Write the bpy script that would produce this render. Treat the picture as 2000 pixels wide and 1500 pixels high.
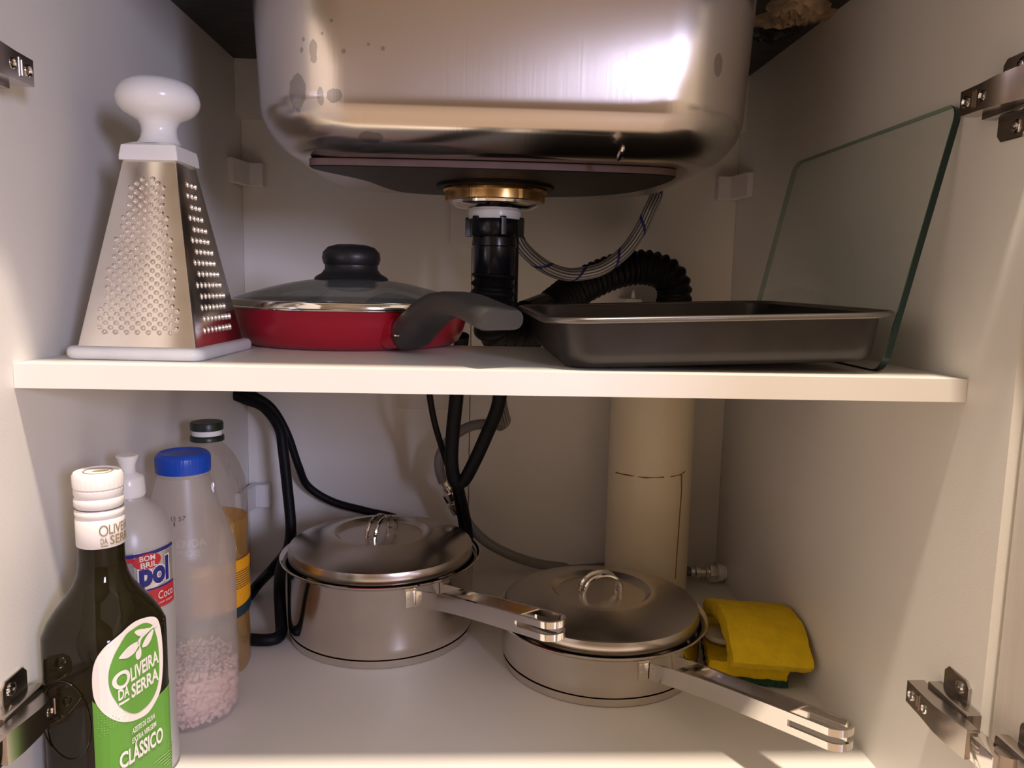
import bpy, bmesh, math, random
from mathutils import Vector, Matrix
random.seed(7)
for o in list(bpy.data.objects): bpy.data.objects.remove(o)
sc = bpy.context.scene
C = sc.collection
PI = math.pi

# ------------------------------------------------------------------ camera
CAM = Vector((-0.0178, -0.9792, 0.3711)); YAW, PITCH, ROLL, FPX = 0.0469, 0.1288, -0.0218, 1539.7
_f = Vector((math.sin(YAW)*math.cos(PITCH), math.cos(YAW)*math.cos(PITCH), -math.sin(PITCH)))
_r = Vector((math.cos(YAW), -math.sin(YAW), 0)); _d = _f.cross(_r)
RT = _r*math.cos(ROLL) + _d*math.sin(ROLL); DN = -_r*math.sin(ROLL) + _d*math.cos(ROLL); FW = _f
cam = bpy.data.objects.new('camera', bpy.data.cameras.new('camera')); C.objects.link(cam)
cam.data.sensor_width = 36; cam.data.lens = 36*FPX/2000; cam.data.clip_start = 0.01
M = Matrix((RT, -DN, -FW)).transposed().to_4x4(); M.translation = CAM; cam.matrix_world = M
sc.camera = cam
def ray(px, py): return RT*((px-1000)/FPX) + DN*((py-750)/FPX) + FW
def P(px, py, ax, val):
    d = ray(px, py); return CAM + d*((val-CAM[ax])/d[ax])

# ------------------------------------------------------------------ light
w = bpy.data.worlds.new('world'); sc.world = w; w.use_nodes = True
w.node_tree.nodes['Background'].inputs[0].default_value = (1.0, 0.85, 0.67, 1)
w.node_tree.nodes['Background'].inputs[1].default_value = 0.25
def area(name, loc, target, sx, sy, energy, color):
    l = bpy.data.lights.new(name, 'AREA'); l.shape = 'RECTANGLE'; l.size = sx; l.size_y = sy; l.energy = energy; l.color = color
    o = bpy.data.objects.new(name, l); C.objects.link(o); o.location = loc
    o.rotation_euler = (Vector(target)-Vector(loc)).to_track_quat('-Z', 'Y').to_euler(); return o
area('ceiling_lamp_offscreen', (0.12, -1.03, 2.25), (0.1, -0.9, 0), 0.12, 0.12, 29, (1.0, 0.84, 0.68))
area('window_right_offscreen', (0.96, -2.49, 0.69), (-0.1, -0.2, 0.40), 0.60, 0.44, 17, (0.68, 0.69, 1.0))
sc.view_settings.view_transform = 'Standard'; sc.view_settings.look = 'None'
sc.view_settings.gamma = 1; sc.view_settings.use_curve_mapping = False
sc.view_settings.exposure = 1.42

# ------------------------------------------------------------------ materials
def nt(name):
    m = bpy.data.materials.new(name); m.use_nodes = True
    return m, m.node_tree, m.node_tree.nodes['Principled BSDF']
def N(t, kind, **kw):
    n = t.nodes.new(kind)
    for k, v in kw.items():
        if k in n.inputs: n.inputs[k].default_value = v
        else: setattr(n, k, v)
    return n
def c4(c): return (c[0], c[1], c[2], 1)
def mat(name, col, rough=.5, metal=0, var=.0, scale=30, bump=0, bscale=200, spec=.5, coat=0, trans=0, ior=1.45, stretch=(1, 1, 1), rvar=0, col2=None, sss=0):
    m, t, b = nt(name)
    b.inputs['Base Color'].default_value = c4(col); b.inputs['Roughness'].default_value = rough; b.inputs['Metallic'].default_value = metal
    b.inputs['Specular IOR Level'].default_value = spec; b.inputs['Coat Weight'].default_value = coat; b.inputs['Transmission Weight'].default_value = trans
    b.inputs['IOR'].default_value = ior
    if sss: b.inputs['Subsurface Weight'].default_value = sss; b.inputs['Subsurface Radius'].default_value = (.01, .01, .01); b.inputs['Subsurface Scale'].default_value = .5
    tc = N(t, 'ShaderNodeTexCoord'); mp = N(t, 'ShaderNodeMapping'); mp.inputs['Scale'].default_value = stretch
    t.links.new(tc.outputs['Object'], mp.inputs['Vector'])
    n1 = N(t, 'ShaderNodeTexNoise', Scale=scale, Detail=5.0); t.links.new(mp.outputs[0], n1.inputs['Vector'])
    if var or col2:
        rp = N(t, 'ShaderNodeValToRGB'); c2 = col2 or tuple(max(0, x*(1-var)) for x in col)
        rp.color_ramp.elements[0].position = .35; rp.color_ramp.elements[1].position = .65
        rp.color_ramp.elements[0].color = c4(c2); rp.color_ramp.elements[1].color = c4(col)
        t.links.new(n1.outputs['Fac'], rp.inputs[0]); t.links.new(rp.outputs[0], b.inputs['Base Color'])
    if rvar:
        mr = N(t, 'ShaderNodeMapRange'); mr.inputs[3].default_value = max(.02, rough-rvar); mr.inputs[4].default_value = rough+rvar
        t.links.new(n1.outputs['Fac'], mr.inputs[0]); t.links.new(mr.outputs[0], b.inputs['Roughness'])
    if bump:
        n2 = N(t, 'ShaderNodeTexNoise', Scale=bscale, Detail=3.0); t.links.new(mp.outputs[0], n2.inputs['Vector'])
        bp = N(t, 'ShaderNodeBump', Strength=bump, Distance=.001); t.links.new(n2.outputs['Fac'], bp.inputs['Height']); t.links.new(bp.outputs[0], b.inputs['Normal'])
    return m
def thin_mat(name, col, opac, rough=.3, translucent=.4, gloss=.08, fres=.5):
    """thin translucent plastic wall"""
    m = bpy.data.materials.new(name); m.use_nodes = True; t = m.node_tree; t.nodes.clear()
    out = N(t, 'ShaderNodeOutputMaterial')
    df = N(t, 'ShaderNodeBsdfDiffuse'); df.inputs[0].default_value = c4(col)
    tl = N(t, 'ShaderNodeBsdfTranslucent'); tl.inputs[0].default_value = c4(col)
    a = N(t, 'ShaderNodeMixShader'); a.inputs[0].default_value = translucent
    t.links.new(df.outputs[0], a.inputs[1]); t.links.new(tl.outputs[0], a.inputs[2])
    tr = N(t, 'ShaderNodeBsdfTransparent'); tr.inputs[0].default_value = c4(col)
    b = N(t, 'ShaderNodeMixShader'); b.inputs[0].default_value = opac
    t.links.new(tr.outputs[0], b.inputs[1]); t.links.new(a.outputs[0], b.inputs[2])
    gl = N(t, 'ShaderNodeBsdfGlossy'); gl.inputs['Roughness'].default_value = rough
    fr = N(t, 'ShaderNodeLayerWeight'); fr.inputs[0].default_value = .25
    mu = N(t, 'ShaderNodeMath', operation='MULTIPLY_ADD'); mu.inputs[1].default_value = fres; mu.inputs[2].default_value = gloss
    t.links.new(fr.outputs['Facing'], mu.inputs[0])
    c = N(t, 'ShaderNodeMixShader'); t.links.new(mu.outputs[0], c.inputs[0]); t.links.new(b.outputs[0], c.inputs[1]); t.links.new(gl.outputs[0], c.inputs[2])
    t.links.new(c.outputs[0], out.inputs[0]); return m
MEL = mat('white_melamine', (.80, .77, .72), .38, var=.03, scale=6, bump=.08, bscale=900)
EDGE = mat('edge_band', (.82, .78, .73), .35, var=.03, scale=12)
DOOR = mat('door_laminate', (.84, .78, .71), .45, var=.05, scale=14, stretch=(14, 14, 1), bump=.25, bscale=60)
STONE = mat('black_stone', (.02, .02, .022), .45, scale=22, bump=.6, bscale=60, col2=(.006, .006, .006))
GLUE = mat('amber_adhesive', (.62, .46, .30), .3, scale=40, col2=(.16, .11, .07), bump=.8, bscale=120)
def sink_mat():
    m, t, b = nt('brushed_sink_steel'); b.inputs['Metallic'].default_value = 1
    b.inputs['Anisotropic'].default_value = .9; tg = N(t, 'ShaderNodeTangent', direction_type='RADIAL', axis='Z'); t.links.new(tg.outputs[0], b.inputs['Tangent'])
    tc = N(t, 'ShaderNodeTexCoord'); ns = N(t, 'ShaderNodeTexNoise', Scale=9.0, Detail=6.0); t.links.new(tc.outputs['Object'], ns.inputs['Vector'])
    mp = N(t, 'ShaderNodeMapping'); mp.inputs['Scale'].default_value = (500, 40, 8); t.links.new(tc.outputs['Object'], mp.inputs[0])
    br = N(t, 'ShaderNodeTexNoise', Scale=1.0, Detail=2.0); t.links.new(mp.outputs[0], br.inputs['Vector'])
    bp = N(t, 'ShaderNodeBump', Strength=.03, Distance=.001); t.links.new(br.outputs['Fac'], bp.inputs['Height']); t.links.new(bp.outputs[0], b.inputs['Normal'])
    mr = N(t, 'ShaderNodeMapRange'); mr.inputs[3].default_value = .15; mr.inputs[4].default_value = .20; t.links.new(ns.outputs[0], mr.inputs[0])
    wob = N(t, 'ShaderNodeTexNoise', Scale=140.0, Detail=2.0); t.links.new(tc.outputs['Object'], wob.inputs['Vector'])
    sep = N(t, 'ShaderNodeSeparateXYZ'); t.links.new(tc.outputs['Object'], sep.inputs[0])
    mask = None
    spots = [(607, 92, 8, 22), (572, 168, 17, 34), (621, 182, 7, 16), (648, 181, 16, 13), (669, 96, 4, 4), (746, 91, 4, 4), (582, 88, 3, 5),
             (586, 68, 3, 4), (626, 60, 3, 3), (718, 83, 3, 3), (645, 36, 3, 3), (716, 258, 24, 9), (1415, 115, 10, 22)]
    def mth(op, a, bb=None):
        n = N(t, 'ShaderNodeMath', operation=op)
        for i, x in enumerate((a, bb)):
            if x is None: continue
            if isinstance(x, (int, float)): n.inputs[i].default_value = x
            else: t.links.new(x, n.inputs[i])
        return n.outputs[0]
    wv = mth('MULTIPLY', mth('SUBTRACT', wob.outputs['Fac'], .5), 1.6)
    for px, py, rx, ry in spots:
        p = P(px, py, 1, -.41) - SINKC; k = .0003703
        dx = mth('DIVIDE', mth('SUBTRACT', sep.outputs[0], p.x), rx*k); dz = mth('DIVIDE', mth('SUBTRACT', sep.outputs[2], p.z), ry*k)
        d = mth('ADD', mth('ADD', mth('MULTIPLY', dx, dx), mth('MULTIPLY', dz, dz)), wv)
        inside = mth('MULTIPLY', mth('LESS_THAN', d, 1.0), mth('LESS_THAN', sep.outputs[1], -.05))
        mask = inside if mask is None else mth('MAXIMUM', mask, inside)
    mx = N(t, 'ShaderNodeMix', data_type='RGBA'); mx.inputs[6].default_value = (.66, .60, .555, 1); mx.inputs[7].default_value = (.40, .37, .35, 1)
    t.links.new(mask, mx.inputs[0]); t.links.new(mx.outputs[2], b.inputs['Base Color'])
    t.links.new(mth('ADD', mr.outputs[0], mth('MULTIPLY', mask, .0)), b.inputs['Roughness'])
    return m
SINKC = Vector((.002, -.24, .4625))
STEEL = mat('pot_steel', (.76, .70, .63), .09, 1, var=.14, scale=16, rvar=.04)
LIDS = mat('lid_brushed_steel', (.58, .53, .48), .26, 1, var=.02, scale=6)
CHROME = mat('chrome', (.78, .74, .70), .09, 1)
HINGE = mat('nickel', (.52, .47, .43), .2, 1, var=.1, scale=60)
GSTEEL = mat('grater_steel', (.88, .84, .80), .22, 1, var=.06, scale=40, rvar=.05)
PWHITE = mat('white_plastic', (.82, .82, .82), .22, sss=.15)
PWHITE2 = mat('white_plastic_base', (.72, .73, .75), .32, var=.08, scale=40)
CLIP = mat('clip_plastic', (.78, .75, .74), .4)
COVER = mat('cover_plastic', (.74, .70, .65), .4)
BRASS = mat('brass', (.78, .47, .18), .28, 1, var=.35, scale=90)
BLACKP = mat('black_plastic', (.007, .007, .009), .22, spec=.4)
RUBBER = mat('black_rubber', (.006, .006, .007), .5, bump=.2, bscale=600, spec=.2)
BAKE = mat('bakelite', (.02, .019, .02), .38, bump=.08, bscale=800)
BAKE2 = mat('bakelite_matte', (.045, .042, .04), .45, bump=.12, bscale=900)
BOARD = mat('dark_board', (.014, .009, .009), .5, var=.4, scale=25)
BOARDE = mat('board_edge', (.12, .072, .068), .45, var=.2, scale=60)
RED = mat('red_enamel', (.42, .012, .03), .28, .25, coat=.3)
NONSTICK = mat('nonstick', (.03, .03, .03), .4)
TRAY = mat('dark_tray', (.050, .044, .041), .36, .6, var=.2, scale=30, rvar=.06)
PVC = mat('cream_pvc', (.86, .75, .53), .38, var=.06, scale=12)
CRACK = mat('brown_crack', (.28, .12, .04), .7)
YEL = mat('yellow_sponge', (.90, .62, .008), .9, var=.15, scale=60, bump=.9, bscale=900)
GRN = mat('green_scourer', (.02, .10, .05), .95, var=.6, scale=300, bump=1, bscale=1200)
SOAP = mat('white_soap', (.82, .78, .72), .5)
BLUE = mat('blue_cap', (.008, .07, .50), .3)
OLIVE = mat('dark_green_glass', (.010, .008, .003), .05, spec=.4)
CAPW = mat('white_cap', (.82, .78, .76), .3)
GOLD = mat('gold_print', (.30, .22, .10), .4)
GREENL = mat('green_label', (.13, .36, .045), .45, var=.08, scale=8)
WHITEL = mat('white_label', (.86, .82, .77), .45)
LGREEN = mat('light_green_print', (.30, .55, .16), .45)
NAVY = mat('navy_print', (.02, .02, .20), .4)
REDL = mat('red_print', (.58, .03, .04), .4)
SILVER = mat('silver_label', (.72, .70, .68), .28, .7)
ORANGE = mat('orange_label', (.85, .38, .01), .45)
INK = mat('dark_ink', (.06, .055, .05), .5)
TEAL = mat('dark_teal_print', (.01, .035, .05), .4)
CAPD = mat('dark_green_cap', (.012, .022, .016), .35)
PINK = mat('pink_pellets', (.96, .76, .70), .5, scale=500, col2=(.86, .56, .50))
MILK = thin_mat('milky_plastic', (.97, .95, .93), .42, .35, .55, .04)
LIMP = thin_mat('frosted_plastic', (.92, .91, .90), .75, .3, .45, .05)
PET = thin_mat('clear_pet', (.96, .94, .90), .05, .06, .2, .06)
OIL = thin_mat('amber_oil', (1.0, .68, .07), .40, .05, .6, .03, .2)
LENS = thin_mat('smoked_glass', (.62, .66, .64), .22, .05, .1, .10)
GLASS = thin_mat('clear_green_glass', (.975, .99, .975), .03, .02, .1, .02, .12)
GSIDE = thin_mat('glass_far_edge', (.45, .58, .52), .15, .1, .1, .03, .1)
GEDGE = mat('green_glass_edge', (.008, .03, .024), .12)
def braid_mat(name, c1, c2, stripe):
    m, t, b = nt(name); b.inputs['Roughness'].default_value = .4; b.inputs['Metallic'].default_value = .35
    uv = N(t, 'ShaderNodeUVMap'); sp = N(t, 'ShaderNodeSeparateXYZ'); t.links.new(uv.outputs[0], sp.inputs[0])
    def mth(op, a, bb):
        n = N(t, 'ShaderNodeMath', operation=op)
        for i, x in enumerate((a, bb)):
            if isinstance(x, (int, float)): n.inputs[i].default_value = x
            else: t.links.new(x, n.inputs[i])
        return n.outputs[0]
    # u: metres along the hose, v: turns around it
    s = mth('SINE', mth('MULTIPLY', sp.outputs[1], 2*PI*14), 0)
    f = mth('GREATER_THAN', s, -.15)
    mx = N(t, 'ShaderNodeMix', data_type='RGBA'); mx.inputs[6].default_value = c4(c1); mx.inputs[7].default_value = c4(c2); t.links.new(f, mx.inputs[0])
    last = mx.outputs[2]
    if stripe:
        h = mth('FRACT', mth('ADD', mth('MULTIPLY', sp.outputs[0], 22.0), sp.outputs[1]), 0); g = mth('LESS_THAN', h, .10)
        m2 = N(t, 'ShaderNodeMix', data_type='RGBA'); m2.inputs[7].default_value = c4(stripe); t.links.new(g, m2.inputs[0]); t.links.new(last, m2.inputs[6]); last = m2.outputs[2]
    t.links.new(last, b.inputs['Base Color']); return m
BRAID = braid_mat('steel_braid', (.10, .10, .12), (.55, .54, .56), (.03, .04, .22))
GBRAID = braid_mat('grey_braid', (.12, .10, .09), (.30, .27, .25), None)
GHOSE = mat('grey_hose', (.20, .19, .19), .35)

# ------------------------------------------------------------------ mesh helpers: every shape is (verts, faces)
def join(*ms):
    V, F = [], []
    for v, f in ms:
        k = len(V); V += list(v); F += [tuple(i+k for i in q) for q in f]
    return V, F
def xf(m, mtx): return [tuple(mtx @ Vector(v)) for v in m[0]], m[1]
def mv(m, d): return [(v[0]+d[0], v[1]+d[1], v[2]+d[2]) for v in m[0]], m[1]
def lathe(prof, n=64, cap0=True, cap1=True, fn=None):
    V, F = [], []
    for j, (r, z) in enumerate(prof):
        for i in range(n):
            a = 2*PI*i/n; rr = r if fn is None else fn(r, z, a); V.append((rr*math.cos(a), rr*math.sin(a), z))
    for j in range(len(prof)-1):
        for i in range(n):
            k = (i+1) % n; F.append((j*n+i, j*n+k, (j+1)*n+k, (j+1)*n+i))
    if cap0: F.append(tuple(range(n-1, -1, -1)))
    if cap1: F.append(tuple((len(prof)-1)*n+i for i in range(n)))
    return V, F
def box(x0, x1, y0, y1, z0, z1, b=.0):
    if b <= 0:
        V = [(x, y, z) for z in (z0, z1) for y in (y0, y1) for x in (x0, x1)]
        return V, [(0, 2, 3, 1), (4, 5, 7, 6), (0, 1, 5, 4), (2, 6, 7, 3), (0, 4, 6, 2), (1, 3, 7, 5)]
    bm = bmesh.new(); bmesh.ops.create_cube(bm, size=1)
    for v in bm.verts: v.co = Vector(((x0+x1)/2+v.co.x*(x1-x0), (y0+y1)/2+v.co.y*(y1-y0), (z0+z1)/2+v.co.z*(z1-z0)))
    bmesh.ops.bevel(bm, geom=bm.edges[:], offset=b, segments=2, affect='EDGES', profile=.5); return frombm(bm)
def frombm(bm):
    bm.verts.index_update(); r = ([tuple(v.co) for v in bm.verts], [tuple(v.index for v in f.verts) for f in bm.faces]); bm.free(); return r
def prism(pts, z0, z1, b=0, seg=2):
    bm = bmesh.new(); vs = [bm.verts.new((x, y, z0)) for x, y in pts]; f = bm.faces.new(vs)
    r = bmesh.ops.extrude_face_region(bm, geom=[f]); bmesh.ops.translate(bm, vec=(0, 0, z1-z0), verts=[e for e in r['geom'] if isinstance(e, bmesh.types.BMVert)])
    bmesh.ops.recalc_face_normals(bm, faces=bm.faces[:])
    if b:
        ed = [e for e in bm.edges if abs(e.verts[0].co.z-e.verts[1].co.z) < 1e-9]
        bmesh.ops.bevel(bm, geom=ed, offset=b, segments=seg, affect='EDGES', profile=.5)
    return frombm(bm)
def rrect(a, b, r, n=8):
    """rounded rectangle outline, half sizes a,b, counter-clockwise"""
    out = []
    for cx, cy, s in ((a-r, b-r, 0), (-a+r, b-r, 1), (-a+r, -b+r, 2), (a-r, -b+r, 3)):
        for i in range(n+1):
            t = (s+i/n)*PI/2; out.append((cx+r*math.cos(t), cy+r*math.sin(t)))
    return out
def loft(rings, cap0=True, cap1=True):
    n = len(rings[0]); V = [p for r in rings for p in r]; F = []
    for j in range(len(rings)-1):
        for i in range(n):
            k = (i+1) % n; F.append((j*n+i, j*n+k, (j+1)*n+k, (j+1)*n+i))
    if cap0: F.append(tuple(range(n-1, -1, -1)))
    if cap1: F.append(tuple((len(rings)-1)*n+i for i in range(n)))
    return V, F
def spline(pts, step=.004):
    """Catmull-Rom through points, resampled"""
    pts = [Vector(p) for p in pts]; q = [pts[0]*2-pts[1]]+pts+[pts[-1]*2-pts[-2]]; out = []
    for i in range(1, len(q)-2):
        p0, p1, p2, p3 = q[i-1:i+3]; n = max(2, int((p2-p1).length/step))
        for k in range(n):
            t = k/n; out.append(.5*((2*p1)+(p2-p0)*t+(2*p0-5*p1+4*p2-p3)*t*t+(3*p1-p0-3*p2+p3)*t**3))
    out.append(pts[-1]); return out
def tube(path, r, n=12, closed=False, flat=1.0, uv=False, up=None):
    """r: number or function of (arc length, total)"""
    path = [Vector(p) for p in path]; L = [0]
    for a, b in zip(path, path[1:]): L.append(L[-1]+(b-a).length)
    rings, m = [], len(path); prev = None
    for i, p in enumerate(path):
        if closed: t = path[(i+1) % m]-path[i-1]
        else: t = path[min(i+1, m-1)]-path[max(i-1, 0)]
        t.normalize()
        if prev is None:
            u = (Vector(up) if up else Vector((0, 0, 1)) if abs(t.z) < .9 else Vector((1, 0, 0)))
        else: u = prev
        u = (u-t*u.dot(t)).normalized(); prev = u; v = t.cross(u)
        rr = r(L[i], L[-1]) if callable(r) else r
        rings.append([tuple(p+(u*math.cos(2*PI*k/n)*flat+v*math.sin(2*PI*k/n))*rr) for k in range(n)])
    if closed:
        V, F = loft(rings, False, False); k0 = (m-1)*n
        F += [(k0+i, k0+(i+1) % n, (i+1) % n, i) for i in range(n)]; return V, F
    V, F = loft(rings)
    if uv: return V, F, [(L[i//n], (i % n)/n) for i in range(len(V))]
    return V, F

# ------------------------------------------------------------------ objects
def mk(name, m, mats, parent=None, loc=None, smooth=40, fmat=None, kind=None, label=None):
    me = bpy.data.meshes.new(name); me.from_pydata(m[0], [], m[1])
    if len(m) > 2:
        ul = me.uv_layers.new(name='UVMap')
        for lp in me.loops: ul.data[lp.index].uv = m[2][lp.vertex_index]
    mats = mats if isinstance(mats, (list, tuple)) else [mats]
    for x in mats: me.materials.append(x)
    if fmat:
        for p in me.polygons: p.material_index = fmat(p)
    bm = bmesh.new(); bm.from_mesh(me); bmesh.ops.recalc_face_normals(bm, faces=bm.faces[:]); bm.to_mesh(me); bm.free()
    if smooth:
        me.polygons.foreach_set('use_smooth', [True]*len(me.polygons)); me.set_sharp_from_angle(angle=math.radians(smooth))
    o = bpy.data.objects.new(name, me); C.objects.link(o)
    if parent is not None: o.parent = parent
    if loc is not None: o.location = loc
    if kind: o['kind'] = kind
    if label: o['label'] = label
    return o
def wpart(name, m, mats, parent, **kw):
    """part given in world coordinates"""
    par = parent; mw = Matrix.Identity(4); chain = []
    while par is not None: chain.append(par); par = par.parent
    for q in reversed(chain): mw = mw @ Matrix.LocRotScale(q.location, q.rotation_euler, q.scale)
    inv = mw.inverted(); m2 = ([tuple(inv @ Vector(v)) for v in m[0]],)+tuple(m[1:])
    return mk(name, m2, mats, parent, **kw)
def thing(name, label, cat, loc=(0, 0, 0), rot=(0, 0, 0), group=None):
    o = bpy.data.objects.new(name, None); C.objects.link(o); o.location = loc; o.rotation_euler = rot; o.empty_display_size = .02
    o['label'] = label; o['category'] = cat
    if group: o['group'] = group
    return o
def tagged(o, label, cat, group=None):
    o['label'] = label; o['category'] = cat
    if group: o['group'] = group
    return o
def base_obj(name, m, mats, **kw):
    """top-level mesh with its origin at the middle of its base"""
    xs, ys, zs = zip(*m[0]); c = ((min(xs)+max(xs))/2, (min(ys)+max(ys))/2, min(zs))
    return mk(name, ([(v[0]-c[0], v[1]-c[1], v[2]-c[2]) for v in m[0]],)+tuple(m[1:]), mats, loc=c, **kw)

# flat print (2-D shapes and lettering) laid onto a surface
def cut2d(bm, du=.004, dv=.006):
    us = [v.co.x for v in bm.verts]; vs = [v.co.y for v in bm.verts]
    for ax, lo, hi, st in ((0, min(us), max(us), du), (1, min(vs), max(vs), dv)):
        k = math.ceil(lo/st)
        while k*st < hi:
            co = [0, 0, 0]; no = [0, 0, 0]; co[ax] = k*st; no[ax] = 1
            bmesh.ops.bisect_plane(bm, geom=bm.verts[:]+bm.edges[:]+bm.faces[:], plane_co=co, plane_no=no); k += 1
def wrap(bm, fn, eps, du=.004, dv=.006):
    cut2d(bm, du, dv)
    for v in bm.verts: v.co = Vector(fn(v.co.x, v.co.y, eps))
    return frombm(bm)
def shape2d(outline, fn, eps, holes=(), **kw):
    bm = bmesh.new()
    if holes:
        ed = []
        for ring in (outline,)+tuple(holes):
            vs = [bm.verts.new((x, y, 0)) for x, y in ring]; ed += [bm.edges.new((vs[i], vs[(i+1) % len(vs)])) for i in range(len(vs))]
        bmesh.ops.triangle_fill(bm, edges=ed, use_beauty=True)
    else:
        f = bm.faces.new([bm.verts.new((x, y, 0)) for x, y in outline]); bmesh.ops.triangulate(bm, faces=[f])
    return wrap(bm, fn, eps, **kw)
def text2d(s, bl, br, tl, fn, eps, bold=.02, **kw):
    """lettering fitted to the parallelogram bottom-left, bottom-right, top-left (u,v)"""
    cu = bpy.data.curves.new('t', 'FONT'); cu.body = s; cu.size = 1; cu.offset = bold; cu.resolution_u = 3
    ob = bpy.data.objects.new('t', cu); C.objects.link(ob); bpy.context.view_layer.update()
    me = bpy.data.meshes.new_from_object(ob.evaluated_get(bpy.context.evaluated_depsgraph_get()))
    bm = bmesh.new(); bm.from_mesh(me); bpy.data.objects.remove(ob); bpy.data.curves.remove(cu); bpy.data.meshes.remove(me)
    x0 = min(v.co.x for v in bm.verts); x1 = max(v.co.x for v in bm.verts); y0 = min(v.co.y for v in bm.verts); y1 = max(v.co.y for v in bm.verts)
    if any(ch in s for ch in 'pgqyj'): y0 = y0
    for v in bm.verts:
        a = (v.co.x-x0)/(x1-x0); b = (v.co.y-y0)/(y1-y0)
        v.co = Vector((bl[0]+a*(br[0]-bl[0])+b*(tl[0]-bl[0]), bl[1]+a*(br[1]-bl[1])+b*(tl[1]-bl[1]), 0))
    bmesh.ops.remove_doubles(bm, verts=bm.verts[:], dist=1e-7)
    return wrap(bm, fn, eps, **kw)
def smooth2d(pts, n=6):
    m = len(pts); out = []
    for i in range(m):
        p0, p1, p2, p3 = (Vector(pts[(i+k-1) % m]) for k in range(4))
        for k in range(n):
            t = k/n; out.append(tuple(.5*((2*p1)+(p2-p0)*t+(2*p0-5*p1+4*p2-p3)*t*t+(3*p1-p0-3*p2+p3)*t**3)))
    return out
def ell(cu, cv, a, b, n=40, tilt=0):
    return [(cu+a*math.cos(2*PI*i/n)*math.cos(tilt)-b*math.sin(2*PI*i/n)*math.sin(tilt), cv+a*math.cos(2*PI*i/n)*math.sin(tilt)+b*math.sin(2*PI*i/n)*math.cos(tilt)) for i in range(n)]

# ================================================================== THE CABINET
ZS, YSF, YSB, H, YF = .3151, -.4877, -.293, .6183, -.532
def struct(name, m, mats, parent=None, **kw): return base_obj(name, m, mats, kind='structure', smooth=0, **kw)
struct('wall_left', box(-.318, -.3, YF, .012, -.018, H), MEL)
struct('wall_right', box(.3, .318, YF, .012, -.018, H), MEL)
wb = struct('wall_back', box(-.3, .3, .006, .012, -.018, H), MEL)
sx = P(916, 900, 1, 0).x
wpart('panel', box(-.2997, sx-.0006, 0, .006, 0, H), MEL, wb, smooth=0); wpart('panel', box(sx+.0006, .2997, 0, .006, 0, H), MEL, wb, smooth=0)
struct('floor', box(-.3, .3, YF, .006, -.018, 0), MEL)
# stone worktop seen from below: slab with the cut-out for the sink
hx0, hx1, hy0, hy1 = -.19, .194, -.40, -.08
ceil = struct('ceiling', join(box(-.7, hx0, -.556, .06, H, H+.03), box(hx1, .7, -.556, .06, H, H+.03), box(hx0, hx1, -.556, hy0, H, H+.03), box(hx0, hx1, hy1, .06, H, H+.03)), STONE)
struct('trim_1', box(-.2998, .2998, -.0225, .0, .555, H), MEL)
sh = thing('shelf', 'white melamine shelf board carrying the grater and frying pan', 'shelf', (0, (YSF+YSB)/2, ZS-.015))
wpart('board', box(-.2998, .2998, YSF+.0008, YSB, ZS-.015, ZS), MEL, sh, smooth=0)
wpart('edge_band', box(-.2998, .2998, YSF, YSF+.0008, ZS-.015, ZS), EDGE, sh, smooth=0)
for s, nm in ((1, 'door_1'), (-1, 'door_2')):
    d = mk(nm, box(-.009, .009, -.40, 0, -.03, .60, .0015), DOOR, loc=(s*.3128, -.5365, 0), smooth=30, kind='structure')
    d.rotation_euler = (0, 0, s*math.radians(3.5))
# room beyond the cabinet, behind the viewer
WALLR = mat('kitchen_wall', (.20, .15, .11), .6, var=.05, scale=3)
FLOORR = mat('kitchen_floor', (.42, .33, .25), .35, var=.1, scale=4)
struct('wall_front', box(-2.2, 2.2, -2.6, -2.5, -.16, 2.4), WALLR)
struct('floor_room', box(-2.2, 2.2, -2.5, -.46, -.2, -.16), FLOORR)
# glue and torn film under the stone, right of the sink
def blob(c, ax, ay, az, n=26, m=14, amp=.35, seed=1):
    rnd = random.Random(seed); ph = [rnd.uniform(0, 6.28) for _ in range(8)]; V, F = [], []
    for j in range(m+1):
        for i in range(n):
            u = 2*PI*i/n; q = j/m; k = 1+amp*(math.sin(3*u+ph[0])*.5+math.sin(5*u+ph[1]+q*4)*.35+math.sin(9*u+ph[2])*.2)
            h = math.cos(q*PI/2)*(1+.5*math.sin(7*q*3+ph[3]+3*u)+.4*math.sin(11*u+ph[4]+q*9))
            V.append((c[0]+ax*q*k*math.cos(u), c[1]+ay*q*k*math.sin(u), c[2]-az*max(.02, h)))
    for j in range(m):
        for i in range(n): F.append((j*n+i, j*n+(i+1) % n, (j+1)*n+(i+1) % n, (j+1)*n+i))
    return V, F
gx = P(1550, 25, 2, H)
wpart('adhesive', blob((gx.x, gx.y, H), .036, .045, .006, seed=3), GLUE, ceil, smooth=30, label='crumpled amber glue patch under the stone')
wpart('adhesive', blob((gx.x+.0, gx.y+.06, H), .03, .018, .005, seed=9), STONE, ceil, smooth=30)

# ================================================================== SINK
snk = thing('sink', 'brushed stainless steel sink bowl hanging from the black stone', 'sink', SINKC)
rings = []
def sect(inset, z, a=.196, b=.170, r=.082):
    aa, bb = a-inset, b-inset; rr = max(.03, r-inset*.55)
    return [(x, y, z) for x, y in rrect(aa, bb, rr, 14)]
top = H-SINKC.z; R = .040
for k in range(7): z = top-(top-R)*k/6; rings.append(sect((top-z)*.048, z))
i0 = (top-R)*.048
for k in range(1, 13):
    t = k/12*PI/2*.97; rings.append(sect(i0+R*(1-math.cos(t)), R*(1-math.sin(t))))
rings.append(sect(i0+R+.01, 0))
b_ = mk('bowl', loft(rings, False, True), sink_mat(), snk)
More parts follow.
